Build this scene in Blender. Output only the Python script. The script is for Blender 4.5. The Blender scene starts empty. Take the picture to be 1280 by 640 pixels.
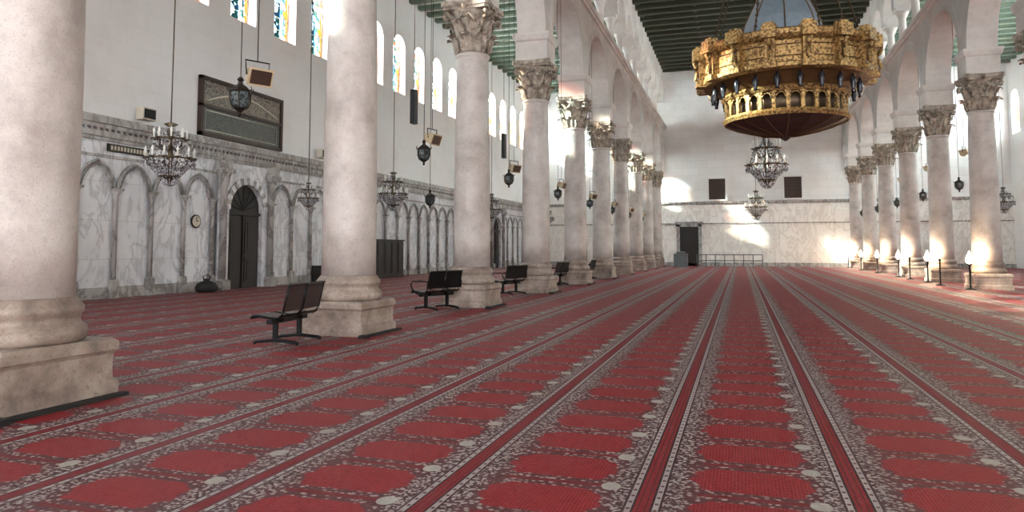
import bpy, math, random
from mathutils import Vector, Matrix
random.seed(3)
D=bpy.data
SC=bpy.context.scene
pi=math.pi
def link(o):
    SC.collection.objects.link(o); return o

# ------------------------------------------------------------------ materials
class M:
    def __init__(s,name,color=(.5,.5,.5),rough=.6,metal=0.,spec=.5):
        s.m=D.materials.new(name); s.m.use_nodes=True; s.nt=s.m.node_tree
        s.b=s.nt.nodes['Principled BSDF']; s.out=s.nt.nodes['Material Output']
        s.b.inputs['Base Color'].default_value=(*color,1); s.b.inputs['Roughness'].default_value=rough
        s.b.inputs['Metallic'].default_value=metal; s.b.inputs['Specular IOR Level'].default_value=spec
        s.tc=None
    def node(s,t,**k):
        n=s.nt.nodes.new(t)
        for a,v in k.items(): setattr(n,a,v)
        return n
    def put(s,sock,v):
        if isinstance(v,bpy.types.NodeSocket): s.nt.links.new(v,sock)
        elif isinstance(v,(tuple,list)) and len(v)==3 and sock.type=='RGBA': sock.default_value=(*v,1)
        else: sock.default_value=v
    def coord(s,kind='Object'):
        if not s.tc: s.tc=s.node('ShaderNodeTexCoord')
        return s.tc.outputs[kind]
    def xyz(s,v=None):
        n=s.node('ShaderNodeSeparateXYZ'); s.put(n.inputs[0],v or s.coord()); return n.outputs
    def math(s,op,a,b=None,c=None):
        n=s.node('ShaderNodeMath',operation=op); s.put(n.inputs[0],a)
        if b is not None: s.put(n.inputs[1],b)
        if c is not None: s.put(n.inputs[2],c)
        return n.outputs[0]
    def mix(s,f,a,b,bt='MIX'):
        n=s.node('ShaderNodeMix',data_type='RGBA',blend_type=bt)
        s.put(n.inputs[0],f); s.put(n.inputs[6],a); s.put(n.inputs[7],b); return n.outputs[2]
    def scale(s,v,sc):
        n=s.node('ShaderNodeMapping'); s.put(n.inputs[0],v); n.inputs['Scale'].default_value=sc; return n.outputs[0]
    def noise(s,scale,detail=4,vec=None,rough=.55,dist=0):
        n=s.node('ShaderNodeTexNoise'); s.put(n.inputs['Vector'],vec or s.coord())
        n.inputs['Scale'].default_value=scale; n.inputs['Detail'].default_value=detail
        n.inputs['Roughness'].default_value=rough; n.inputs['Distortion'].default_value=dist
        return n.outputs[0]
    def vor(s,scale,vec=None,out='Distance',feature='F1'):
        n=s.node('ShaderNodeTexVoronoi',feature=feature); s.put(n.inputs['Vector'],vec or s.coord())
        n.inputs['Scale'].default_value=scale; return n.outputs[out]
    def ramp(s,f,stops):
        n=s.node('ShaderNodeValToRGB'); s.put(n.inputs[0],f); e=n.color_ramp.elements
        while len(e)<len(stops): e.new(.5)
        for i,(p,c) in enumerate(stops):
            e[i].position=p; e[i].color=(*c,1) if len(c)==3 else c
        return n.outputs[0]
    def sstep(s,x,a,b):
        n=s.node('ShaderNodeMapRange',interpolation_type='SMOOTHSTEP'); s.put(n.inputs[0],x)
        n.inputs[1].default_value=a; n.inputs[2].default_value=b; return n.outputs[0]
    def base(s,c): s.put(s.b.inputs['Base Color'],c)
    def bump(s,h,st=.3,d=.02):
        n=s.node('ShaderNodeBump'); n.inputs['Strength'].default_value=st; n.inputs['Distance'].default_value=d
        s.put(n.inputs['Height'],h); s.put(s.b.inputs['Normal'],n.outputs[0])

def sr(r,g,b):
    f=lambda c:(c/255/12.92 if c<=10 else ((c/255+.055)/1.055)**2.4)
    return (f(r),f(g),f(b))

def mk_stone(name,c1,c2,c3,rough=.55,sc=1.6,blot=.7):
    m=M(name,rough=rough)
    oi=m.node('ShaderNodeObjectInfo')
    va=m.node('ShaderNodeVectorMath',operation='ADD'); m.put(va.inputs[0],m.coord())
    mu=m.math('MULTIPLY',oi.outputs['Random'],37.0); cb=m.node('ShaderNodeCombineXYZ'); m.put(cb.inputs[0],mu); m.put(cb.inputs[2],mu)
    m.put(va.inputs[1],cb.outputs[0]); v=va.outputs[0]
    n1=m.noise(sc,8,v,.65); n2=m.noise(14,6,v,.7); n3=m.noise(60,3,v)
    c=m.ramp(n1,[(.3,c2),(.5,c1),(.72,c3)])
    c=m.mix(m.math('MULTIPLY',m.sstep(n2,.52,.72),blot),c,c2)
    c=m.mix(m.math('MULTIPLY',m.sstep(n3,.5,.75),.3),c,tuple(x*.45 for x in c2))
    m.base(c); m.bump(m.math('ADD',n2,m.math('MULTIPLY',n3,.4)),.35,.02)
    return m
stone=mk_stone('column_granite',sr(184,175,169),sr(152,141,134),sr(204,198,193),.42,1.3,.45)
base_st=mk_stone('column_base_stone',sr(144,128,117),sr(96,82,74),sr(176,162,151),.5,2.5)
cap_st=mk_stone('capital_stone',sr(162,150,136),sr(88,74,62),sr(204,193,178),.7,5)

plaster=M('arcade_plaster',rough=.75)
n=plaster.noise(.6,6,rough=.6); n2=plaster.noise(7,5)
c=plaster.ramp(n,[(.3,sr(192,184,178)),(.6,sr(218,212,207)),(.8,sr(202,192,183))])
plaster.base(plaster.mix(plaster.math('MULTIPLY',plaster.sstep(n2,.5,.75),.25),c,sr(160,148,136))); plaster.bump(n2,.15,.02)

def mk_wall(name,c1,c2,mort,stain):
    m=M(name,rough=.8); x=m.xyz()
    v=m.node('ShaderNodeCombineXYZ'); m.put(v.inputs[0],m.math('ADD',x[0],x[1])); m.put(v.inputs[1],x[2])
    br=m.node('ShaderNodeTexBrick'); m.put(br.inputs['Vector'],v.outputs[0])
    br.inputs['Scale'].default_value=1; br.inputs['Brick Width'].default_value=1.3; br.inputs['Row Height'].default_value=.62
    br.inputs['Mortar Size'].default_value=.01; br.inputs['Color1'].default_value=(*c1,1); br.inputs['Color2'].default_value=(*c2,1)
    br.inputs['Mortar'].default_value=(*mort,1)
    n=m.noise(.35,6,rough=.65); m.base(m.mix(m.math('MULTIPLY',m.sstep(n,.45,.8),.8),br.outputs[0],stain)); return m
wallp=mk_wall('side_wall_plaster',sr(234,234,235),sr(232,232,233),sr(226,225,226),sr(216,212,211))
wallf=mk_wall('far_wall_plaster',sr(238,238,237),sr(232,231,230),sr(216,214,212),sr(216,212,208))

def mk_marble(name,ca,cb,joint=True):
    m=M(name,rough=.32)
    x=m.xyz()
    v=m.node('ShaderNodeCombineXYZ'); m.put(v.inputs[0],m.math('ADD',x[0],x[1])); m.put(v.inputs[1],x[2])
    w=m.noise(1.1,9,m.scale(m.coord(),(1,1,.5)),.6,1.6)
    vein=m.math('ABSOLUTE',m.math('SUBTRACT',w,.5))
    c=m.mix(m.sstep(vein,0,.07),cb,ca)
    n=m.noise(.5,4); c=m.mix(m.math('MULTIPLY',m.sstep(n,.4,.7),.5),c,cb)
    if joint:
        br=m.node('ShaderNodeTexBrick'); m.put(br.inputs['Vector'],v.outputs[0])
        br.inputs['Scale'].default_value=1; br.inputs['Brick Width'].default_value=1.33; br.inputs['Row Height'].default_value=1.1; br.offset=0
        br.inputs['Mortar Size'].default_value=.008; br.inputs['Color1'].default_value=(1,1,1,1); br.inputs['Color2'].default_value=(.95,.95,.95,1); br.inputs['Mortar'].default_value=(.72,.7,.68,1)
        c=m.mix(1.,c,br.outputs[0],'MULTIPLY')
    m.base(c); return m
marble=mk_marble('veined_marble',sr(222,223,227),sr(184,185,191))
marble2=mk_marble('warm_marble',sr(242,240,236),sr(222,217,211))
trimst=mk_marble('trim_stone',sr(172,168,165),sr(122,117,114),False)

# carpet -------------------------------------------------------------
cp=M('prayer_carpet',rough=.6,spec=.32)
x=cp.xyz(); P=1.15; R=.62
u=cp.math('FRACT',cp.math('DIVIDE',cp.math('SUBTRACT',x[0],.61),P))
cabs=cp.math('ABSOLUTE',cp.math('MULTIPLY_ADD',u,2,-1))
e=cp.math('MULTIPLY',cp.math('SUBTRACT',1,cabs),P/2)
vf=cp.math('FRACT',cp.math('DIVIDE',x[1],R))
vv=cp.math('ABSOLUTE',cp.math('SUBTRACT',vf,.5))
nA=cp.noise(38,3); nB=cp.vor(26); nC=cp.noise(90,2)
sc=cp.math('MULTIPLY',cp.math('SINE',cp.math('MULTIPLY',x[1],2*pi/R*4)),.016)
hatch=cp.math('MULTIPLY',cp.math('SINE',cp.math('MULTIPLY',cp.math('ADD',x[0],x[1]),150)),cp.math('SINE',cp.math('MULTIPLY',cp.math('SUBTRACT',x[0],x[1]),150)))
red=cp.mix(cp.sstep(hatch,-.3,.5),sr(116,20,28),sr(152,36,44))
red=cp.mix(cp.math('MULTIPLY',cp.sstep(nA,.5,.7),.45),red,sr(98,18,26))
taupe=cp.mix(cp.sstep(nB,.24,.44),sr(152,141,139),sr(72,40,44))
taupe=cp.mix(cp.sstep(nA,.52,.58),taupe,sr(160,150,147))
seam=cp.mix(cp.sstep(nB,.26,.48),sr(148,136,133),sr(88,48,52))
edge=cp.math('ADD',cp.math('ADD',.225,cp.math('MULTIPLY',cp.math('POWER',vv,2),.8)),cp.math('ADD',sc,cp.math('MULTIPLY',cp.math('SUBTRACT',nA,.5),.08)))
inx=cp.sstep(cp.math('SUBTRACT',e,edge),0,.012)
iny=cp.sstep(cp.math('SUBTRACT',.36,cp.math('ADD',vv,cp.math('MULTIPLY',cp.math('SUBTRACT',nA,.5),.1))),0,.02)
col=cp.mix(cp.math('MULTIPLY',inx,iny),seam,red)
rl=cp.math('MULTIPLY',cp.sstep(vv,.455,.465),cp.sstep(cp.math('SUBTRACT',e,.27),0,.01))
col=cp.mix(rl,col,sr(108,26,34))
rl2=cp.math('MULTIPLY',cp.math('GREATER_THAN',vv,.385),cp.math('LESS_THAN',vv,.405)); rl2=cp.math('MULTIPLY',rl2,inx)
col=cp.mix(rl2,col,sr(80,36,40))
fl=cp.sstep(cp.math('ADD',cp.math('SUBTRACT',.20,e),cp.math('MULTIPLY',cp.math('SUBTRACT',cp.noise(16,2),.5),.2)),0,.012)
col=cp.mix(fl,col,taupe)
dx=cp.math('DIVIDE',cp.math('SUBTRACT',e,.22),.06); dy=cp.math('DIVIDE',cp.math('SUBTRACT',.5,vv),.12)
med=cp.sstep(cp.math('ADD',cp.math('MULTIPLY',dx,dx),cp.math('MULTIPLY',dy,dy)),1.,.8)
med=cp.math('MULTIPLY',med,cp.math('GREATER_THAN',u,.5))
col=cp.mix(cp.math('MULTIPLY',med,.8),col,sr(166,164,156))
def band(a,b,colr):
    global col
    k=cp.math('MULTIPLY',cp.math('GREATER_THAN',e,a),cp.math('LESS_THAN',e,b)); col=cp.mix(k,col,colr)
band(.088,.102,sr(60,34,38)); band(.056,.088,sr(154,144,142)); band(.042,.056,sr(52,28,32)); band(-1,.042,sr(122,24,34)); band(.016,.022,sr(70,24,30))
dots=cp.math('MULTIPLY',cp.sstep(cp.math('SINE',cp.math('MULTIPLY',x[1],60)),.5,.8),cp.math('MULTIPLY',cp.math('GREATER_THAN',e,.062),cp.math('LESS_THAN',e,.082)))
col=cp.mix(dots,col,sr(86,52,56))
cp.base(col); cp.bump(cp.math('ADD',nC,nA),.5,.01)

def simple(name,c,rough=.5,metal=0,nz=.25,sc=12):
    m=M(name,rough=rough,metal=metal); n=m.noise(sc,5)
    m.base(m.mix(m.math('MULTIPLY',m.sstep(n,.35,.7),nz*2),c,tuple(q*.5 for q in c))); return m
greenb=simple('green_painted_timber',sr(68,72,58),.6)
greend=simple('dark_ceiling_boards',sr(30,28,24),.7)
aislec=simple('aisle_ceiling_boards',sr(238,236,230),.7,nz=.05)
aisleb=simple('aisle_beam_paint',sr(104,122,106),.6)
black=simple('black_metal',sr(22,22,24),.4,.6)
blackm=simple('black_rubber',sr(24,22,22),.8)
dark=simple('dark_bronze',sr(52,46,40),.4,.7)
iron=simple('chain_metal',sr(90,76,60),.45,.8)
steel=simple('barrier_metal',sr(96,96,96),.4,.5)
doorw=simple('dark_door_wood',sr(34,28,26),.5)
wood=simple('brown_wood',sr(60,40,30),.45)
brownseat=simple('bench_seat_panel',sr(48,34,34),.4,.2)
spk=simple('speaker_case',sr(205,198,182),.5,nz=.1)
spkw=simple('speaker_tan',sr(186,166,134),.5,nz=.1)
white=simple('white_enamel',sr(235,235,230),.4,nz=.05)
grey=simple('grey_cloth',sr(100,106,110),.8)
gold=M('embossed_brass',rough=.5,metal=.6)
n=gold.vor(9); n2=gold.noise(22,5)
gold.base(gold.mix(gold.sstep(n2,.4,.62),sr(178,146,92),sr(96,72,42))); gold.bump(gold.math('ADD',n,n2),.45,.02)
gold2=simple('dark_brass',sr(108,82,52),.5,.7)
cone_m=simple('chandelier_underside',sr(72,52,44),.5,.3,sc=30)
silv=simple('pale_blue_metal',sr(136,152,164),.4,.5,.15)
blueg=simple('dark_lamp_glass',sr(34,38,46),.25)
cr=M('crystal',color=(.82,.84,.88),rough=.12,metal=.35)
n=cr.noise(25,2); cr.base(cr.mix(cr.sstep(n,.4,.62),(.85,.87,.9),(.1,.1,.11)))
brassc=simple('chandelier_brass',sr(96,84,66),.35,.8)
lampg=M('lantern_glass',rough=.15); lampg.base(lampg.mix(lampg.sstep(lampg.noise(30),.4,.6),sr(90,98,98),sr(24,36,38)))
glow=M('lit_lamp_globe'); glow.b.inputs['Emission Color'].default_value=(1,.74,.46,1); glow.b.inputs['Emission Strength'].default_value=110

glass=M('stained_glass')
x=glass.xyz()
g2=glass.node('ShaderNodeCombineXYZ'); glass.put(g2.inputs[0],x[1]); glass.put(g2.inputs[1],x[2])
vc=glass.vor(5.,g2.outputs[0],'Color'); s3=glass.node('ShaderNodeSeparateColor'); glass.put(s3.inputs[0],vc)
cc=glass.ramp(s3.outputs[0],[(0.,(.5,.75,.85)),(.27,(.012,.05,.045)),(.48,(.7,.8,.75)),(.6,(.35,.06,.008)),(.7,(.012,.04,.07)),(.84,(1,.95,.8))])
cc.node.color_ramp.interpolation='CONSTANT'
ve=glass.vor(5.,g2.outputs[0],'Distance','DISTANCE_TO_EDGE')
cc=glass.mix(glass.sstep(ve,.04,.07),(.004,.004,.004),cc)
cc=glass.mix(glass.math('GREATER_THAN',glass.math('ABSOLUTE',x[1]),.54),cc,(.12,.03,.006))
tb=glass.node('ShaderNodeBsdfTransparent'); glass.put(tb.inputs[0],cc); glass.nt.links.new(tb.outputs[0],glass.out.inputs[0])

panelm=M('calligraphy_tile',rough=.4)
wv=panelm.noise(3.2,3,panelm.scale(panelm.coord(),(1,1,1.4)),.5,2.5)
ln=panelm.sstep(panelm.math('ABSOLUTE',panelm.math('SUBTRACT',wv,.5)),.03,.05)
panelm.base(panelm.mix(ln,sr(66,60,54),sr(140,132,120)))
plaq=M('dark_inscription',rough=.4)
wv=plaq.noise(9,3,plaq.scale(plaq.coord(),(1,1.6,.7)),.5,2.)
plaq.base(plaq.mix(plaq.sstep(plaq.math('ABSOLUTE',plaq.math('SUBTRACT',wv,.5)),.02,.05),sr(110,112,104),sr(62,66,64)))

# ------------------------------------------------------------------ mesh builder
class MB:
    def __init__(s): s.v=[];s.f=[];s.mi=[];s.sm=[];s.cur=0;s.T=Matrix.Identity(4)
    def add(s,vs,fs,smooth=False):
        o=len(s.v); s.v+=[tuple(s.T@Vector(p)) for p in vs]
        for f in fs: s.f.append(tuple(i+o for i in f)); s.mi.append(s.cur); s.sm.append(smooth)
    def box(s,a,b):
        (x0,y0,z0),(x1,y1,z1)=a,b
        s.add([(x0,y0,z0),(x1,y0,z0),(x1,y1,z0),(x0,y1,z0),(x0,y0,z1),(x1,y0,z1),(x1,y1,z1),(x0,y1,z1)],
              [(0,3,2,1),(4,5,6,7),(0,1,5,4),(1,2,6,5),(2,3,7,6),(3,0,4,7)])
    def lathe(s,prof,seg=24,smooth=True,c=(0,0),rot=0,k=1,caps=True):
        vs=[];fs=[]
        for r,z in prof:
            for i in range(seg):
                a=rot+2*pi*i/seg; vs.append((c[0]+r*k*math.cos(a),c[1]+r*k*math.sin(a),z))
        for j in range(len(prof)-1):
            for i in range(seg):
                i2=(i+1)%seg; fs.append((j*seg+i,j*seg+i2,(j+1)*seg+i2,(j+1)*seg+i))
        if caps:
            fs.append(tuple(reversed(range(seg)))); fs.append(tuple((len(prof)-1)*seg+i for i in range(seg)))
        s.add(vs,fs,smooth)
    def sq(s,prof,c=(0,0)): s.lathe(prof,4,False,c,pi/4,math.sqrt(2))
    def tube(s,path,r,seg=6,closed=False):
        P=[Vector(p) for p in path]; n=len(P); vs=[];fs=[]
        for i,p in enumerate(P):
            if closed: t=P[(i+1)%n]-P[i-1]
            else: t=P[min(i+1,n-1)]-P[max(i-1,0)]
            t.normalize(); up=Vector((0,0,1)) if abs(t.z)<.9 else Vector((1,0,0))
            a=t.cross(up).normalized(); b=t.cross(a)
            for k in range(seg):
                q=2*pi*k/seg; vs.append(tuple(p+a*(r*math.cos(q))+b*(r*math.sin(q))))
        for i in range(n if closed else n-1):
            j=(i+1)%n
            for k in range(seg):
                k2=(k+1)%seg; fs.append((i*seg+k,i*seg+k2,j*seg+k2,j*seg+k))
        if not closed: fs.append(tuple(range(seg))); fs.append(tuple((n-1)*seg+k for k in range(seg)))
        s.add(vs,fs,True)
    def octa(s,c,r,h):
        x,y,z=c
        s.add([(x+r,y,z),(x,y+r,z),(x-r,y,z),(x,y-r,z),(x,y,z+h*.5),(x,y,z-h)],[(0,1,4),(1,2,4),(2,3,4),(3,0,4),(1,0,5),(2,1,5),(3,2,5),(0,3,5)])
    def strip(s,pts,top,fn,th):
        for (a,za),(b,zb) in zip(pts,pts[1:]):
            if b-a>1e-6:
                s.add([fn(a,za,0),fn(b,zb,0),fn(b,top,0),fn(a,top,0)],[(0,1,2,3)])
                s.add([fn(a,za,th),fn(b,zb,th),fn(b,top,th),fn(a,top,th)],[(3,2,1,0)])
                s.add([fn(a,top,0),fn(b,top,0),fn(b,top,th),fn(a,top,th)],[(0,1,2,3)])
            s.add([fn(a,za,0),fn(b,zb,0),fn(b,zb,th),fn(a,za,th)],[(0,1,2,3)])
    def mesh(s,name,mats):
        me=D.meshes.new(name); me.from_pydata(s.v,[],s.f); me.validate(clean_customdata=False)
        for m in mats: me.materials.append(m.m)
        if len(me.polygons)==len(s.mi):
            me.polygons.foreach_set('material_index',s.mi); me.polygons.foreach_set('use_smooth',s.sm)
        me.update(); return me
    def obj(s,name,mats,loc=(0,0,0),rot=0):
        o=link(D.objects.new(name,s.mesh(name,mats))); o.location=loc; o.rotation_euler=(0,0,rot); return o
def inst(name,me,loc,rot=0,sc=1):
    o=link(D.objects.new(name,me)); o.location=loc; o.rotation_euler=(0,0,rot); o.scale=(sc,sc,sc); return o

def arch(c,R,zb,zs,n=16):
    p=[(c-R,zb),(c-R,zs)]
    for i in range(1,n): a=pi-pi*i/n; p.append((c+R*math.cos(a),zs+R*math.sin(a)))
    return p+[(c+R,zs),(c+R,zb)]

# ------------------------------------------------------------------ layout
XL,XR=-6.32,8.19; WL,WR=-17.2,19.0; YB,YF=-14.,61.; S=5.858
YLc=[4.97+S*(n-1) for n in range(-2,11)]; YRc=[y+.6 for y in YLc]
ZN,ZA=16.6,15.2

mb=MB(); mb.box((WL-.8,YB-.5,-.3),(WR+.8,YF+.5,0)); mb.obj('floor',[cp])

# ------------------------------------------------------------------ column
mb=MB(); mb.cur=1
mb.sq([(.585,0),(.59,.02),(.59,.13),(.57,.155),(.555,.17),(.55,.29),(.555,.40),(.57,.425),(.585,.44),(.585,.51),(.57,.53),(.55,.55)])
mb.lathe([(.53,.55),(.56,.58),(.57,.63),(.56,.68),(.52,.71),(.50,.75),(.505,.79),(.53,.82),(.53,.87),(.505,.90),(.485,.93),(.46,.96)],32)
mb.cur=0
mb.lathe([(.455,.96),(.45,1.6),(.445,3),(.425,4.6),(.395,6.1),(.40,6.14),(.43,6.17),(.43,6.22),(.39,6.25)],32)
mb.cur=2
mb.lathe([(.385,6.25),(.39,6.6),(.42,6.95),(.5,7.2),(.58,7.3)],24)
prof=[(0,0,.75),(.03,.3,1.),(.045,.5,.8),(.06,.68,1.),(.10,.86,.75),(.17,.98,.8),(.235,.96,.5),(.25,.86,.2)]
def leaf(a,r0,z0,h,w):
    ca,sa=math.cos(a),math.sin(a); vs=[]
    for dr,dz,ww in prof:
        for k in (-1,-.5,0,.5,1):
            r=r0+dr*1.05+(.03 if k==0 else (.0 if abs(k)<.8 else .025)); t=k*ww*w/2
            vs.append((r*ca-t*sa,r*sa+t*ca,z0+dz*h))
    fs=[(j*5+k,j*5+k+1,j*5+k+6,j*5+k+5) for j in range(len(prof)-1) for k in range(4)]
    mb.add(vs,fs,False)
for i in range(8): leaf(2*pi*i/8,.40,6.26,.42,.34)
for i in range(8): leaf(2*pi*(i+.5)/8,.40,6.3,.74,.34)
for i in range(4):
    a=pi/4+i*pi/2; d=Vector((math.cos(a),math.sin(a),0)); side=Vector((-d.y,d.x,0))
    pts=[]
    for k in range(8): t=k/7; pts.append(d*(.44+.26*t**1.5)+Vector((0,0,6.8+.42*t)))
    for k in range(10): q=pi/2-2*pi*k/9*1.1; rr=.10*(1-k/14); pts.append(d*(.70+rr*math.cos(q))+Vector((0,0,7.13+rr*math.sin(q))))
    mb.tube(pts,.045,6)
    for sg in (-1,1):
        pts=[d*(.44)+Vector((0,0,6.8)), d*.5+side*sg*.15+Vector((0,0,7.0)), d*.42+side*sg*.32+Vector((0,0,7.18)),d*.40+side*sg*.36+Vector((0,0,7.1))]
        mb.tube(pts,.035,5)
    a2=i*pi/2; mb.octa((.62*math.cos(a2),.62*math.sin(a2),7.36),.09,.12)
ab=[]
for i in range(4):
    a=pi/4+i*pi/2; c0=Vector((math.cos(a),math.sin(a))); s0=Vector((-c0.y,c0.x))
    A=c0*.84-s0*.06; B=c0*.84+s0*.06; ab.append(A); ab.append(B)
    c1=Vector((math.cos(a+pi/2),math.sin(a+pi/2))); N=c1*.84-Vector((-c1.y,c1.x))*.06
    for k in range(1,6):
        t=k/6; p=B.lerp(N,t); mid=(B+N).normalized(); ab.append(p-mid*.09*math.sin(pi*t))
n=len(ab)
for z0,z1,k in((7.28,7.36,.94),(7.36,7.49,1.)):
    vs=[(p.x*k,p.y*k,z0) for p in ab]+[(p.x*k,p.y*k,z1) for p in ab]
    mb.add(vs,[(i,(i+1)%n,n+(i+1)%n,n+i) for i in range(n)]+[tuple(range(n))[::-1],tuple(range(n,2*n))])
colme=mb.mesh('marble_column',[stone,base_st,cap_st])
for X,ys in((XL,YLc),(XR,YRc)):
    for y in ys: inst('marble_column',colme,(X,y,0))
mb=MB()
for y in YLc:
    a,b=XL+.61,XL+.69; mb.box((a,y-.75,.001),(b,y+.62,.035)); mb.box((a,y-.72,.001),(b+.06,y-.6,.05))
mb.obj('cable_duct_strips',[blackm])

# ------------------------------------------------------------------ arcades
def arcade(name,X,ys,th):
    mb=MB(); fn=lambda s_,z,t:(X-th/2+t,s_,z)
    edges=[YB]+ys+[YF-.13]; pts=[(YB,7.5)]
    bands=[]
    for i,(a,b) in enumerate(zip(edges,edges[1:])):
        l=a+(.5 if i>0 else .0); r=b-(.5 if i<len(edges)-2 else .0)
        Rr=(r-l)/2
        if Rr<.5: continue
        c=(l+r)/2; Rr=min(Rr,2.45); pts+=arch(c,Rr,7.5,8.35,20); bands.append((c,Rr))
    pts.append((YF-.13,7.5)); mb.strip(pts,11.4,fn,th)
    for c,Rr in bands:
        for sgn,xx in((-1,X-th/2),(1,X+th/2)):
            vs=[]
            for i in range(21):
                a=pi-pi*i/20
                for rad,o in((Rr+.003,0),(Rr+.003,.05),(Rr+.3,.05),(Rr+.36,0)):
                    vs.append((xx+sgn*o,c+rad*math.cos(a),8.35+rad*math.sin(a)))
            mb.add(vs,[(i*4+k,i*4+k+1,i*4+k+5,i*4+k+4) for i in range(20) for k in range(3)])
    for y in ys: mb.sq([(.525,7.495),(.525,8.1),(.58,8.15),(.62,8.3),(.62,8.38)],(X,y)) 
    ye=YF-.02
    mb.box((X-th/2-.12,YB,11.3),(X+th/2+.12,ye,11.42)); mb.box((X-th/2-.2,YB,11.42),(X+th/2+.2,ye,11.62))
    g=[YB]
    for i,y in enumerate(ys):
        g.append(y)
        nxt=ys[i+1] if i+1<len(ys) else None
        if nxt: g.append((y+nxt)/2)
    g.append(ye); pts=[(YB,13.7)]
    for i,(a,b) in enumerate(zip(g,g[1:])):
        c=(a+b)/2; Rr=(b-a)/2-.24
        if Rr<.3: continue
        Rr=min(Rr,1.25); pts+=arch(c,Rr,13.7,13.85,12)
    pts.append((ye,13.7)); mb.strip(pts,ZN-.01,fn,th)
    for y in g[1:-1]:
        mb.sq([(.3,11.62),(.3,11.8),(.24,11.86)],(X,y)); mb.lathe([(.2,11.86),(.19,12.6),(.17,13.2),(.2,13.25),(.26,13.4),(.34,13.55)],12,True,(X,y)); mb.sq([(.34,13.55),(.36,13.7)],(X,y))
    return mb.obj(name,[plaster])
arcade('arcade_left',XL,YLc,.86); arcade('arcade_right',XR,YRc,.86)

# ------------------------------------------------------------------ side walls with windows
winY=[21.7+2.53*k for k in range(-12,16)]
def side_wall(name,X,sg,zs,zt):
    mb=MB(); th=.8
    if sg<0: fn=lambda s_,z,t:(X-t,s_,z)
    else: fn=lambda s_,z,t:(X+t,s_,z)
    mb.box((min(X,X+sg*th),YB-.4,0),(max(X,X+sg*th),YF+.4,zs))
    pts=[(YB-.4,zs)]
    for y in winY:
        if y>YF-1: continue
        pts+=arch(y,.72,zs,zt-.72,12)
    pts.append((YF+.4,zs)); mb.strip(pts,ZA+.2,fn,th)
    return mb.obj(name,[wallp])
side_wall('wall_left',WL,-1,9.7,12.85); side_wall('wall_right',WR,1,9.7,12.85)
mb=MB(); ap=arch(0,.71,0,2.4,14)
mb.add([(0,a,b) for a,b in ap],[tuple(range(len(ap)))])
mb.cur=1
mb.tube([(0,a,b) for a,b in ap],.045,5,True)
for yy in(-.24,.24): mb.box((-.02,yy-.015,0),(.02,yy+.015,2.95))
for k in range(1,6): mb.box((-.02,-.7,k*.5-.015),(.02,.7,k*.5+.015))
winme=mb.mesh('window_arched',[glass,white])
k=1
for X in(WL-.4,WR+.4):
    for y in winY:
        if y>YF-1: continue
        inst('window_%d'%k,winme,(X,y,9.7)); k+=1

mb=MB(); mb.box((WL,YB,0),(WL+.07,YF-.13,4.55)); mb.obj('wall_left_marble_revetment',[marble])
mb=MB()
for z0,z1,d in((4.45,4.55,.14),(4.55,4.72,.2),(4.78,4.9,.26),(4.9,5.05,.34),(5.05,5.12,.3),(3.98,4.06,.12)):
    mb.box((WL,YB,z0),(WL+d,YF-.13,z1))
y=YB
while y<YF-.3: mb.box((WL,y,4.7),(WL+.24,y+.09,4.79)); y+=.2
mb.obj('trim_1',[trimst])
doorsY=[21.8,49.8]
mb=MB(); 
seg=[YB]+[q for d in doorsY for q in(d-1.52,d+1.52)]+[YF-.3]
for a,b in zip(seg[::2],seg[1::2]): mb.box((WL+.07,a,0),(WL+.13,b,.25)); mb.box((WL+.07,a,.25),(WL+.1,b,.32))
mb.obj('baseboard_left',[trimst])
mb=MB(); pitch=1.33; y0=21.8-1.6-pitch*26; yy=y0; lst=[]
while yy<YF-.3:
    lst.append(yy); yy+=pitch
    if any(abs(yy-d)<1.55 for d in doorsY):
        d=[d for d in doorsY if abs(yy-d)<1.55][0]; lst.append(None); yy=d+1.6
X=WL+.15
prev=None
for y in lst:
    if y is None: prev=None; continue
    if y<YB+.3: continue
    mb.sq([(.11,.0),(.11,.5),(.08,.53)],(X,y)); mb.lathe([(.075,.53),(.065,2.75),(.08,2.78),(.08,2.82),(.07,2.84),(.09,2.95),(.14,3.05)],10,True,(X,y)); mb.sq([(.14,3.05),(.15,3.12)],(X,y))
    if prev is not None and y-prev<2:
        c=(y+prev)/2; h=(y-prev)/2
        for off,r in((0,.045),(.11,.025)):
            pts=[]
            hh=h-.03-off
            for i in range(13):
                t=i/12*2-1; q=abs(t)
                zz=3.12+(.72-off)*(1-q**2.2)**.8 + (.05 if q<.12 else 0)
                pts.append((X,c+t*hh,zz))
            mb.tube(pts,r,5)
    prev=y
mb.obj('trim_2',[trimst])
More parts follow.
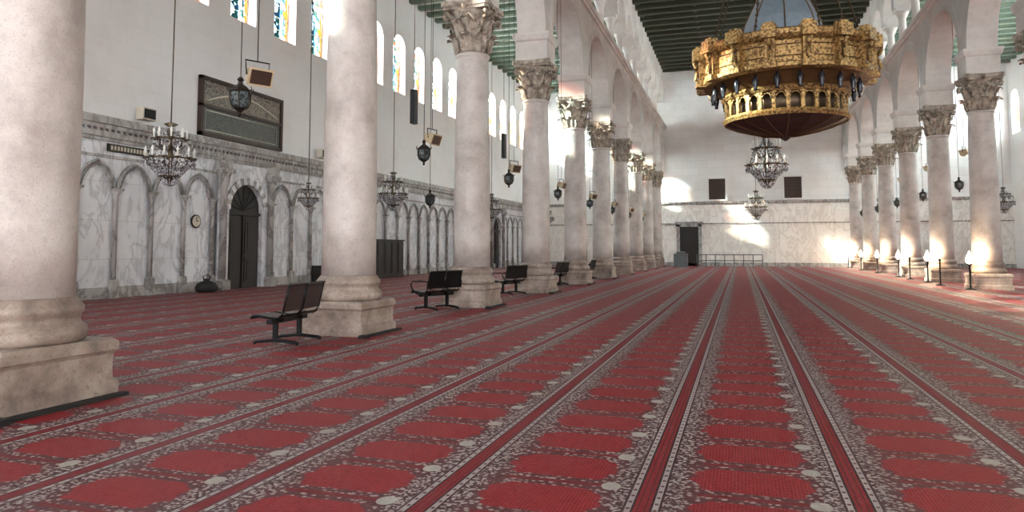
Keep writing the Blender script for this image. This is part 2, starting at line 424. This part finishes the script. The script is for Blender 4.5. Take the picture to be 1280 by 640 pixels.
def wdoor(name,y):
    mb=MB(); mb.cur=1; zs=2.78
    pts=[(-1.5,0)]+arch(0,.92,0,zs,16)+[(1.5,0)]
    f2=lambda s_,z,t:(t,s_,z)
    mb.strip(pts,4.4,f2,.2)
    for i in range(19):
        mb.cur=2 if i%2 else 1
        a0=pi*i/19;a1=pi*(i+1)/19; vs=[]
        for a in(a0,a1):
            for r in(.92,1.16):
                for xx in(.2,.26): vs.append((xx,r*math.cos(a),zs+r*math.sin(a)))
        mb.add(vs,[(0,1,3,2),(4,6,7,5),(1,5,7,3),(0,4,5,1),(2,3,7,6)])
    mb.cur=0
    pa=arch(0,.92,0,zs,16); mb.add([(.03,a,b) for a,b in pa],[tuple(range(len(pa)))])
    for sg in(-1,1):
        for z0,z1 in((.2,1.1),(1.2,2.5)):
            a,b=sorted((sg*.12,sg*.82)); mb.box((.03,a,z0),(.07,b,z1)); mb.box((.07,a+.12,z0+.12),(.09,b-.12,z1-.12))
    mb.box((.03,-.03,0),(.1,.03,2.6)); mb.box((.03,-.9,2.6),(.12,.9,2.7))
    for i in range(7): a=pi*(i+.5)/7; mb.tube([(.06,0,2.75),(.06,.86*math.cos(a),2.8+.8*math.sin(a))],.02,4)
    mb.cur=2
    for sg in(-1,1):
        mb.sq([(.2,0),(.2,.3),(.15,.36)],(.28,sg*1.3)); mb.lathe([(.13,.36),(.12,3.5),(.15,3.55),(.14,3.6),(.2,3.9),(.26,4.0)],14,True,(.28,sg*1.3)); mb.sq([(.26,4.0),(.26,4.12),(.2,4.14),(.2,4.42)],(.28,sg*1.3))
    mb.obj(name,[doorw,marble,trimst],(WL+.071,y,0))
wdoor('door_1',21.8); wdoor('door_2',49.8)

# far wall, back wall
mb=MB(); mb.box((WL-.8,YF,0),(WR+.8,YF+.6,ZN+.6)); mb.obj('wall_far',[wallf])
mb=MB(); mb.box((WL,YF-.12,0),(WR,YF,5.1)); mb.obj('wall_far_marble_revetment',[marble2])
mb=MB()
for z0,z1,d in((5.1,5.25,.25),(5.0,5.1,.18),(3.4,3.5,.17),(0,.3,.18)): mb.box((WL+.4,YF-d,z0),(WR,YF,z1))
mb.obj('trim_3',[trimst])
mb=MB(); fn=lambda s_,z,t:(s_,YB-t,z)
pts=[(WL-.8,0)]+arch(-11.8,3.5,0,8)+arch(.93,5.2,0,9)+arch(13.6,3.5,0,8)+[(WR+.8,0)]  # unseen wall; arched openings added to let the back fill lamp in
mb.strip(pts,ZN+.6,fn,.6); mb.obj('wall_back',[wallp])
def farwin(name,X,w,z0,z1):
    mb=MB(); mb.cur=1
    mb.box((X-w/2-.12,-.12,z0-.1),(X-w/2,.12,z1+.12)); mb.box((X+w/2,-.12,z0-.1),(X+w/2+.12,.12,z1+.12)); mb.box((X-w/2-.12,-.12,z1),(X+w/2+.12,.12,z1+.14))
    mb.box((X-w/2-.12,-.16,z0-.12),(X+w/2+.12,.12,z0))
    mb.cur=0; mb.box((X-w/2,.05,z0),(X+w/2,.1,z1)); mb.box((X-.04,.0,z0),(X+.04,.06,z1)); mb.box((X-w/2,.0,(z0+z1)/2-.03),(X+w/2,.06,(z0+z1)/2+.03))
    for sg in(-1,1):
        for k in range(8): zz=z0+.15+k*(z1-z0-.2)/8; a,b=sorted((X+sg*.08,X+sg*(w/2-.05))); mb.box((a,.02,zz),(b,.06,zz+.06))
    mb.obj(name,[wood,wallf],(0,YF-.13,0))
farwin('window_91',-1.73,1.3,5.4,7.1); farwin('window_92',4.05,1.3,5.4,7.1)
mb=MB(); mb.cur=1
for a,b in((-1.,-.75),(.75,1.)): mb.box((a,-.14,0),(b,.05,3.4))
mb.box((-1.,-.14,3.2),(1.,.05,3.5)); mb.box((-1.1,-.2,3.5),(1.1,.05,3.62))
mb.cur=0; mb.box((-.75,0,0),(.75,.05,3.2))
for sg in(-1,1):
    for z0,z1 in((.2,1.3),(1.45,3.0)): a,b=sorted((sg*.08,sg*.65)); mb.box((a,-.04,z0),(b,0,z1))
mb.obj('door_3',[doorw,trimst],(-4.0,YF-.18,0))

# ceilings
mb=MB(); mb.box((XL-.43,YB-.5,ZN),(XR+.43,YF,ZN+.25)); mb.obj('ceiling',[greend])
mb=MB(); y=YB+.4
while y<YF-.2: mb.box((XL+.44,y-.15,ZN-.5),(XR-.44,y+.15,ZN-.02)); y+=S/5
for X in(XL+.6,XL+3.9,.93,XR-3.9,XR-.6): mb.box((X-.11,YB,ZN-.3),(X+.11,YF,ZN-.02))
mb.obj('ceiling_beams_nave',[greenb])
for nm,a,b in(('left',WL-.8,XL-.43),('right',XR+.43,WR+.8)):
    mb=MB(); mb.box((a,YB-.5,ZA),(b,YF,ZA+.25)); mb.obj('ceiling_aisle_'+nm,[aislec])
    mb=MB(); y=YB+.4
    a2,b2=(max(a,WL),min(b,WR))
    if nm=='left': b2-=.01
    else: a2+=.01
    while y<YF-.2: mb.box((a2,y-.17,ZA-.24),(b2,y+.17,ZA-.01)); y+=S/5
    mb.obj('ceiling_beams_aisle_'+nm,[aisleb])

# ------------------------------------------------------------------ great brass chandelier
def great():
    mb=MB(); mb.cur=0
    N=16
    ring=[(1.45,4.68),(1.6,4.66),(1.66,4.70),(1.66,4.77),(1.6,4.8),(1.6,5.2),(1.67,5.24),(1.72,5.30),(1.74,5.38),(1.68,5.42),(1.45,5.42),(1.45,4.68)]
    mb.lathe(ring,64,False,caps=False)
    mb.cur=1
    for z in(4.9,5.12): mb.tube([(1.605*math.cos(2*pi*i/64),1.605*math.sin(2*pi*i/64),z) for i in range(64)],.012,4,True)
    for i in range(N):
        a=2*pi*(i+.5)/N; T=Matrix.Rotation(a,4,'Z'); mb.T=T; mb.cur=0
        mb.box((1.58,-.09,4.76),(1.72,.09,5.25)); mb.box((1.58,-.12,4.66),(1.78,.12,4.77)); mb.box((1.58,-.13,5.22),(1.84,.13,5.46)); mb.box((1.6,-.09,5.46),(1.78,.09,5.52))
        mb.tube([(1.72,0,4.77),(1.79,0,4.83),(1.76,0,4.97),(1.71,0,5.02),(1.76,0,5.1),(1.82,0,5.2)],.04,6)
        mb.cur=1; mb.box((1.72,-.05,4.86),(1.735,.05,5.14))
    mb.T=Matrix.Identity(4)
    mb.cur=1; mb.lathe([(1.0,4.62),(1.46,4.70)],48,False,caps=False); mb.lathe([(1.2,4.42),(1.28,4.5),(1.47,4.70)],48,True,caps=False)
    mb.cur=0
    mb.lathe([(1.12,4.34),(1.22,4.34),(1.26,4.4),(1.22,4.46),(1.12,4.46)],48,False); mb.lathe([(1.08,3.9),(1.20,3.88),(1.24,3.94),(1.20,4.0),(1.08,4.0)],48,False)
    mb.cur=5; mb.lathe([(1.07,3.95),(1.07,4.4)],40,True)
    mb.cur=0
    G=28
    for i in range(G):
        a=2*pi*i/G; mb.T=Matrix.Rotation(a,4,'Z'); mb.box((1.13,-.035,3.99),(1.19,.035,4.36)); 
        h=pi/G*1.16; pts=[]
        for k in range(7): q=pi*k/6; pts.append((1.16,h+math.cos(q)*(h-.03),4.2+.12*math.sin(q)))
        mb.tube(pts,.022,4); mb.box((1.12,-.06,4.3),(1.2,.06,4.36))
    mb.T=Matrix.Identity(4)
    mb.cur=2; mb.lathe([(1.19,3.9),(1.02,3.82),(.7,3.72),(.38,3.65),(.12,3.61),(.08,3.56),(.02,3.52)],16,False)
    mb.cur=1; 
    for i in range(16):
        a=2*pi*i/16; mb.tube([(r*math.cos(a),r*math.sin(a),z) for r,z in((1.19,3.9),(1.02,3.82),(.7,3.72),(.38,3.65),(.12,3.61))],.015,4)
    mb.cur=4
    for i in range(22):
        a=2*pi*i/22; c=(1.42*math.cos(a),1.42*math.sin(a)); mb.lathe([(.01,4.68),(.03,4.6),(.06,4.55),(.05,4.45),(.03,4.38),(.04,4.34)],8,True,c)
    mb.cur=0; mb.lathe([(.9,5.42),(.95,5.5),(.92,5.62),(.84,5.66)],8,False); mb.lathe([(1.45,5.38),(1.5,5.42),(.9,5.46)],32,False,caps=False)
    mb.cur=3; mb.lathe([(.82,5.66),(.74,6.0),(.55,6.4),(.38,6.8),(.24,7.2),(.18,7.6)],8,False)
    mb.cur=1
    for i in range(8):
        a=2*pi*i/8; mb.tube([(r*math.cos(a),r*math.sin(a),z) for r,z in((.82,5.66),(.74,6.0),(.55,6.4),(.38,6.8),(.24,7.2))],.015,4)
    mb.cur=0; mb.lathe([(.2,7.6),(.3,7.66),(.2,7.75),(.12,7.9)],12,True)
    mb.cur=5; mb.lathe([(.05,7.85),(.05,ZN-.5)],8)
    for i in range(8):
        a=2*pi*(i+.5)/8; A=Vector((1.52*math.cos(a),1.52*math.sin(a),5.4)); B=Vector((.1*math.cos(a),.1*math.sin(a),10.6))
        n=44
        for k in range(n):
            p=A.lerp(B,(k+.5)/n); mb.octa((p.x,p.y,p.z),.035 if k%2 else .025,.08)
        mb.tube([A,B],.012,4)
    return mb.obj('brass_ring_chandelier',[gold,gold2,cone_m,silv,blueg,iron],(.93,15.7,.09))
great()

def crystal(name,loc,sc,ztop):
    mb=MB(); H=(ztop-loc[2])/sc
    mb.cur=1
    mb.lathe([(.02,0),(.05,.04),(.03,.1),(.1,.16),(.14,.22),(.06,.3),(.04,.5),(.09,.6),(.05,.7),(.04,1.0),(.08,1.1),(.05,1.2),(.14,1.26),(.02,1.3)],12)
    mb.tube([(0,0,1.28),(0,0,H)],.014/sc,5)
    for r,z in((.46,.55),(.30,.95),(.2,.2)):
        mb.tube([(r*math.cos(2*pi*i/24),r*math.sin(2*pi*i/24),z) for i in range(24)],.018,5,True)
    for r,z,n in((.46,.55,12),(.30,.95,8)):
        for i in range(n):
            a=2*pi*i/n; c,s_=math.cos(a),math.sin(a)
            mb.cur=1; mb.tube([(.04*c,.04*s_,z-.15),(r*.5*c,r*.5*s_,z-.22),(r*.9*c,r*.9*s_,z-.12),(r*c,r*s_,z)],.014,4)
            mb.lathe([(.05,z),(.06,z+.02),(.02,z+.03)],8,True,(r*c,r*s_))
            mb.cur=2; mb.lathe([(.018,z+.03),(.018,z+.13),(.03,z+.16),(.0,z+.24)],6,True,(r*c,r*s_))
    mb.cur=0
    def strand(r0,z0,r1,z1,n,m,sag=.08):
        for i in range(n):
            a=2*pi*i/n
            for k in range(m):
                t=(k+.5)/m; r=r0+(r1-r0)*t; z=z0+(z1-z0)*t-sag*math.sin(pi*t); mb.octa((r*math.cos(a),r*math.sin(a),z),.02,.035)
    strand(.06,1.22,.30,.97,16,8); strand(.30,.93,.46,.57,20,8,.1); strand(.46,.53,.2,.22,32,9,.02); strand(.36,.5,.1,.3,24,7,.02); strand(.2,.2,.03,.02,16,6,.05)
    for i in range(28):
        a=2*pi*i/28; mb.octa((.47*math.cos(a),.47*math.sin(a),.46),.028,.08); mb.octa((.31*math.cos(a),.31*math.sin(a),.87),.022,.07)
    o=mb.obj(name,[cr,brassc,white],loc); o.scale=(sc,sc,sc); return o
for y in(12.6,23.2,33.9,44.5): crystal('crystal_chandelier',(-11.8,y,2.75),1.08,ZA-.02)
crystal('crystal_chandelier',(-11.8,17.9,2.5),.62,ZA-.02)
crystal('crystal_chandelier',(.93,26.5,3.5),1.45,ZN-.5)
crystal('crystal_chandelier',(.93,45.,3.1),1.35,ZN-.5)
for y in(34.,45.,39.5): crystal('crystal_chandelier',(13.6,y,3.3),1.1,ZA-.02)

# ------------------------------------------------------------------ lanterns, speakers
def lantern(loc,ztop,sc=1):
    mb=MB(); mb.cur=0; H=(ztop-loc[2])/sc
    mb.lathe([(.01,0),(.03,.03),(.02,.06),(.06,.09),(.1,.12)],6,False); mb.lathe([(.14,.33),(.15,.35),(.1,.40),(.04,.44),(.03,.48),(.05,.5),(.02,.54)],6,False)
    for i in range(6):
        a=2*pi*i/6; c,s_=math.cos(a),math.sin(a); mb.tube([(.1*c,.1*s_,.12),(.14*c,.14*s_,.22),(.14*c,.14*s_,.34)],.012,4)
        mb.tube([(.14*c,.14*s_,.34),(.18*c,.18*s_,.36),(.17*c,.17*s_,.4)],.008,4)
    mb.tube([(0,0,.5),(0,0,H)],.008,4)
    mb.cur=1; mb.lathe([(.085,.12),(.125,.22),(.125,.34)],6,False)
    o=mb.obj('hanging_lantern',[dark,lampg],loc); o.scale=(sc,)*3
def speaker(loc,rot,ztop):
    mb=MB(); mb.cur=0
    mb.T=Matrix.Rotation(.35,4,'Y')
    vs=[(-.14,-.1,-.08),(-.14,.1,-.08),(-.14,.1,.08),(-.14,-.1,.08),(.12,-.17,-.12),(.12,.17,-.12),(.12,.17,.12),(.12,-.17,.12)]
    mb.add(vs,[(0,3,2,1),(0,1,5,4),(1,2,6,5),(2,3,7,6),(3,0,4,7)]); mb.add(vs,[(4,5,6,7)])
    mb.cur=2; mb.add([(.125,-.145,-.095),(.125,.145,-.095),(.125,.145,.095),(.125,-.145,.095)],[(0,1,2,3)])
    mb.T=Matrix.Identity(4); mb.cur=1
    mb.tube([(0,-.15,0),(0,-.17,.2),(0,.17,.2),(0,.15,0)],.012,4)
    if ztop: mb.tube([(0,0,.2),(0,0,ztop-loc[2])],.008,4)
    mb.obj('hanging_loudspeaker',[spkw,black,wood],loc,rot)
for i in range(0,8):
    y=7.95+S*i
    lantern((XL,y,3.15),10.78)
    speaker((XL+.08,y+.24,3.75),-.5 if i%2==0 else -.2,10.74)
for i in range(4,9): lantern((XR,8.55+S*i,3.6),10.78,1.1)
for i in (4,5,6): speaker((XR+.3,8.55+S*i+.3,5.2),pi-.6,10.74)
lantern((-11.8,26.4,3.0),ZA-.02,1.4)
for y in(13.3,19.2):
    mb=MB(); mb.box((-.05,-.08,0),(.05,.08,.7)); mb.cur=1; mb.tube([(0,0,.7),(0,0,6.75)],.008,4); mb.obj('column_loudspeaker',[black,iron],(XL-.0,y,3.95))
for y in(26.7,17.1):
    mb=MB(); mb.box((0,-.25,0),(.28,.25,.36)); mb.cur=1; mb.box((.28,-.21,.04),(.3,.21,.32)); mb.box((-.1,-.04,.1),(0,.04,.3)); mb.obj('wall_loudspeaker',[spk,black],(WL+.11,y,5.25))

# ------------------------------------------------------------------ wall items
mb=MB(); mb.cur=1
y0,y1,z0,z1=19.5,24.0,5.2,7.22
for a,b in(((y0,z0),(y1,z0+.12)),((y0,z1-.12),(y1,z1)),((y0,z0),(y0+.12,z1)),((y1-.12,z0),(y1,z1)),((y0,z0+.98),(y1,z0+1.08))):
    mb.box((0,a[0],a[1]),(.16,b[0],b[1]))
mb.cur=0; mb.box((0,y0+.1,z0+1.05),(.08,y1-.1,z1-.1)); mb.cur=2; mb.box((0,y0+.1,z0+.1),(.08,y1-.1,z0+1.0))
mb.cur=3
pts=[]
for i in range(17): t=i/16; pts.append((.1,y0+.3+t*(y1-y0-.6),z0+1.2+.45*math.sin(pi*t)))
mb.tube(pts,.04,6)
mb.tube([(.08,y0+.3,z0+.22),(.08,y1-.3,z0+.22),(.08,y1-.3,z0+.88),(.08,y0+.3,z0+.88)],.02,4,True)
mb.obj('calligraphy_panel',[panelm,wood,plaq,spk],(WL+.005,0,0))
mb=MB(); mb.T=Matrix.Rotation(pi/2,4,'Y')
mb.lathe([(.2,0),(.22,.03),(.22,.06),(.19,.07)],24); mb.cur=1; mb.lathe([(.19,.065),(.18,.072)],24); mb.T=Matrix.Identity(4)
mb.cur=0; mb.box((.07,-.01,0),(.085,.01,.15)); mb.box((.07,0,-.01),(.085,.1,.01))
mb.obj('wall_clock',[dark,spk],(WL+.08,19.45,2.3))
mb=MB(); mb.box((0,0,0),(.06,1.5,.22)); mb.cur=1
for k in range(12): mb.box((.05,.08+k*.115,.05),(.075,.14+k*.115,.17))
mb.obj('inscription_plaque',[dark,spk],(WL+.08,15.9,4.17))

# ------------------------------------------------------------------ benches
def bench(loc,n,seatm,arms,rot=0,nm='waiting_bench'):
    mb=MB(); w=.5; L=n*w+(n-1)*.06
    sidep=[(-.46,.41),(-.43,.445),(-.36,.45),(-.15,.42),(-.03,.42),(.02,.45),(.05,.52),(.09,.70),(.13,.88),(.16,.90)]
    for i in range(n):
        ya=-L/2+i*(w+.06); yb=ya+w; mb.cur=0
        vs=[]
        for xx,zz in sidep:
            for yy in(ya,yb): vs.append((xx,yy,zz)); vs.append((xx+.015,yy,zz-.02))
        m=len(sidep); fs=[]
        for j in range(m-1):
            if j==5: continue
            a=j*4;b=a+4; fs+=[(a,a+2,b+2,b),(a+1,b+1,b+3,a+3),(a,b,b+1,a+1),(a+2,a+3,b+3,b+2)]
        fs+=[(0,1,3,2),((m-1)*4,(m-1)*4+2,(m-1)*4+3,(m-1)*4+1)]
        mb.add(vs,fs)
        mb.cur=1
        for yy in(ya,yb): mb.tube([(xx+.01,yy,zz-.01) for xx,zz in sidep],.018,5)
        mb.box((-.25,(ya+yb)/2-.04,.34),(-.05,(ya+yb)/2+.04,.42))
    mb.cur=1
    mb.box((-.2,-L/2,.32),(-.12,L/2,.38))
    for yy in(-L/2+.18,L/2-.18):
        mb.box((-.19,yy-.03,.05),(-.13,yy+.03,.34)); mb.tube([(-.5,yy,.028),(-.46,yy,.05),(-.16,yy,.08),(.16,yy,.05),(.2,yy,.028)],.026,6)
    if arms:
        for i in range(n+1):
            yy=-L/2-.03+i*(w+.06); mb.tube([(.08,yy,.5),(.1,yy,.66),(-.1,yy,.67),(-.38,yy,.66),(-.44,yy,.6),(-.4,yy,.5),(-.3,yy,.42),(-.16,yy,.36)],.018,6)
    return mb.obj(nm,[seatm,black],loc,rot)
bench((XL-.02,9.4,0),2,brownseat,False,.1)
bench((XL-.25,15.4,0),2,black,True,-.35)
bench((XL-.3,21.1,0),2,black,True,-.3)
bench((XL-.3,27.0,0),2,black,True,-.2)
bench((XL-.3,33.,0),2,black,True)
bench((XR+1.6,29.0,0),2,black,True,pi)

def cabinet(name,loc,w,h,d):
    mb=MB(); mb.box((0,-w/2,.1),(d,w/2,h-.06)); mb.box((0,-w/2-.05,h-.06),(d+.05,w/2+.05,h)); mb.box((0,-w/2-.03,0),(d+.03,w/2+.03,.12))
    n=4
    for i in range(n):
        a=-w/2+i*w/n+.05; b=a+w/n-.1; mb.box((d,a,.2),(d+.025,b,h-.14)); mb.box((d+.025,a+.08,.3),(d+.04,b-.08,h*.5)); mb.box((d+.025,a+.08,h*.55),(d+.04,b-.08,h-.22))
        mb.cur=1; mb.octa((d+.06,b-.05,h*.52),.02,.03); mb.cur=0
    mb.obj(name,[doorw,gold2],loc)
cabinet('wooden_cabinet',(WL+.32,31.8,0),2.8,1.85,.6)
cabinet('wooden_cabinet',(WL+.32,45.5,0),2.6,1.9,.6)
mb=MB()
for k in range(2):
    yb=-.7+k*.75
    mb.box((0,yb,0),(.5,yb+.04,.7)); mb.box((0,yb+.6,0),(.5,yb+.64,.7)); mb.box((0,yb,.66),(.52,yb+.64,.7)); mb.box((0,yb,.3),(.5,yb+.64,.34)); mb.box((0,yb,0),(.03,yb+.64,.7))
    mb.cur=1
    for i in range(8): mb.box((.08,yb+.06+i*.065,.35),(.34,yb+.11+i*.065,.56+.02*(i%3)))
    mb.cur=0
mb.obj('low_bookshelf',[doorw,wood],(WL+.35,26.6,0))
mb=MB()
mb.lathe([(.24,0),(.3,.06),(.32,.2),(.26,.36),(.14,.44),(.08,.46),(.1,.52),(.05,.55)],14)
mb.tube([(-.08,0,.45),(-.14,0,.62),(0,0,.7),(.14,0,.62),(.08,0,.45)],.02,6)
o=mb.obj('cloth_bag',[blackm],(WL+.75,19.3,0)); o.scale=(1,1.2,.8)

mb=MB(); 
for k in range(8):
    X=-3.2+k*.68; mb.tube([(X,0,0),(X,0,.95)],.035,5)
for z in(.95,.5): mb.tube([(-3.2,0,z),(1.56,0,z)],.035,5)
mb.tube([(-3.2,0,.95),(-3.2,2.6,.95)],.035,5); mb.tube([(1.56,0,.95),(1.56,2.6,.95)],.035,5)
mb.obj('barrier_railing',[steel],(0,57.0,0))
mb=MB(); mb.sq([(.5,0),(.5,.9),(.52,.92),(.52,.98),(.46,1.02)]); mb.sq([(.3,1.02),(.34,1.15),(.1,1.2)]); mb.obj('covered_lectern_box',[grey],(-4.4,57.0,0))
def lamp(x,y):
    mb=MB(); mb.lathe([(.17,0),(.17,.02),(.05,.05),(.03,.08),(.03,.82),(.06,.85),(.09,.88),(.06,.9)],12)
    mb.cur=1; mb.lathe([(.05,.9),(.10,.95),(.115,1.02),(.09,1.12),(.04,1.22),(.005,1.32)],12)
    mb.obj('standing_lamp',[black,glow],(x,y,0))
for y in YRc[6:]: lamp(XR-.72,y-.66)
def stan(x,y):
    mb=MB(); mb.lathe([(.17,0),(.17,.02),(.05,.05),(.03,.08),(.03,.92),(.05,.94),(.05,.98),(.02,1.02)],12); mb.obj('stanchion_post',[black],(x,y,0))
for x,y in((7.3,31.5),(7.4,37.2)): stan(x,y)

# ------------------------------------------------------------------ lights
def area(name,loc,rot,sx,sy,p,col=(1,1,1)):
    l=D.lights.new(name,'AREA'); l.shape='RECTANGLE'; l.size=sx; l.size_y=sy; l.energy=p; l.color=col
    o=link(D.objects.new(name,l)); o.location=loc; o.rotation_euler=rot; return o
area('daylight_left',(WL-1.6,23,11.4),(0,-pi/2,0),5,78,24000,(1,1,1))
area('daylight_right',(WR+1.6,23,11.4),(0,pi/2,0),5,78,32000,(.98,.99,1))
area('fill_left_end',(WL-1.4,50,11.4),(0,-pi/2,0),5,22,17000,(1,.99,.98))  # added fill lamp outside the end windows, brightens the far wall
area('fill_right_end',(WR+1.4,48,11.4),(0,pi/2,0),5,26,26000,(1,.99,.98))  # matching added fill lamp on the right, also for the far wall
area('fill_back',(.93,YB-1.5,6),(pi/2,0,0),34,13,4200,(1,.99,.98))  # added fill lamp behind the camera, stands in for light from the rest of the hall
l=D.lights.new('sun','SUN'); l.energy=52; l.angle=.035; l.color=(1,.91,.78)
o=link(D.objects.new('sun',l)); d=Vector((1,.335,-.425)); o.rotation_euler=d.to_track_quat('-Z','Y').to_euler()
w=D.worlds.new('World'); SC.world=w; w.use_nodes=True
bg=w.node_tree.nodes['Background']; bg.inputs[0].default_value=(.8,.88,1,1); bg.inputs[1].default_value=1.5

cam=D.cameras.new('camera'); co=link(D.objects.new('camera',cam)); SC.camera=co
cam.sensor_width=36; cam.sensor_fit='HORIZONTAL'; cam.lens=36*900/1280; cam.shift_y=-72/1280; cam.clip_end=300
co.location=(0,0,1.4); co.rotation_euler=(math.radians(94),0,math.radians(17.57))
SC.view_settings.view_transform='Standard'; SC.view_settings.exposure=.95
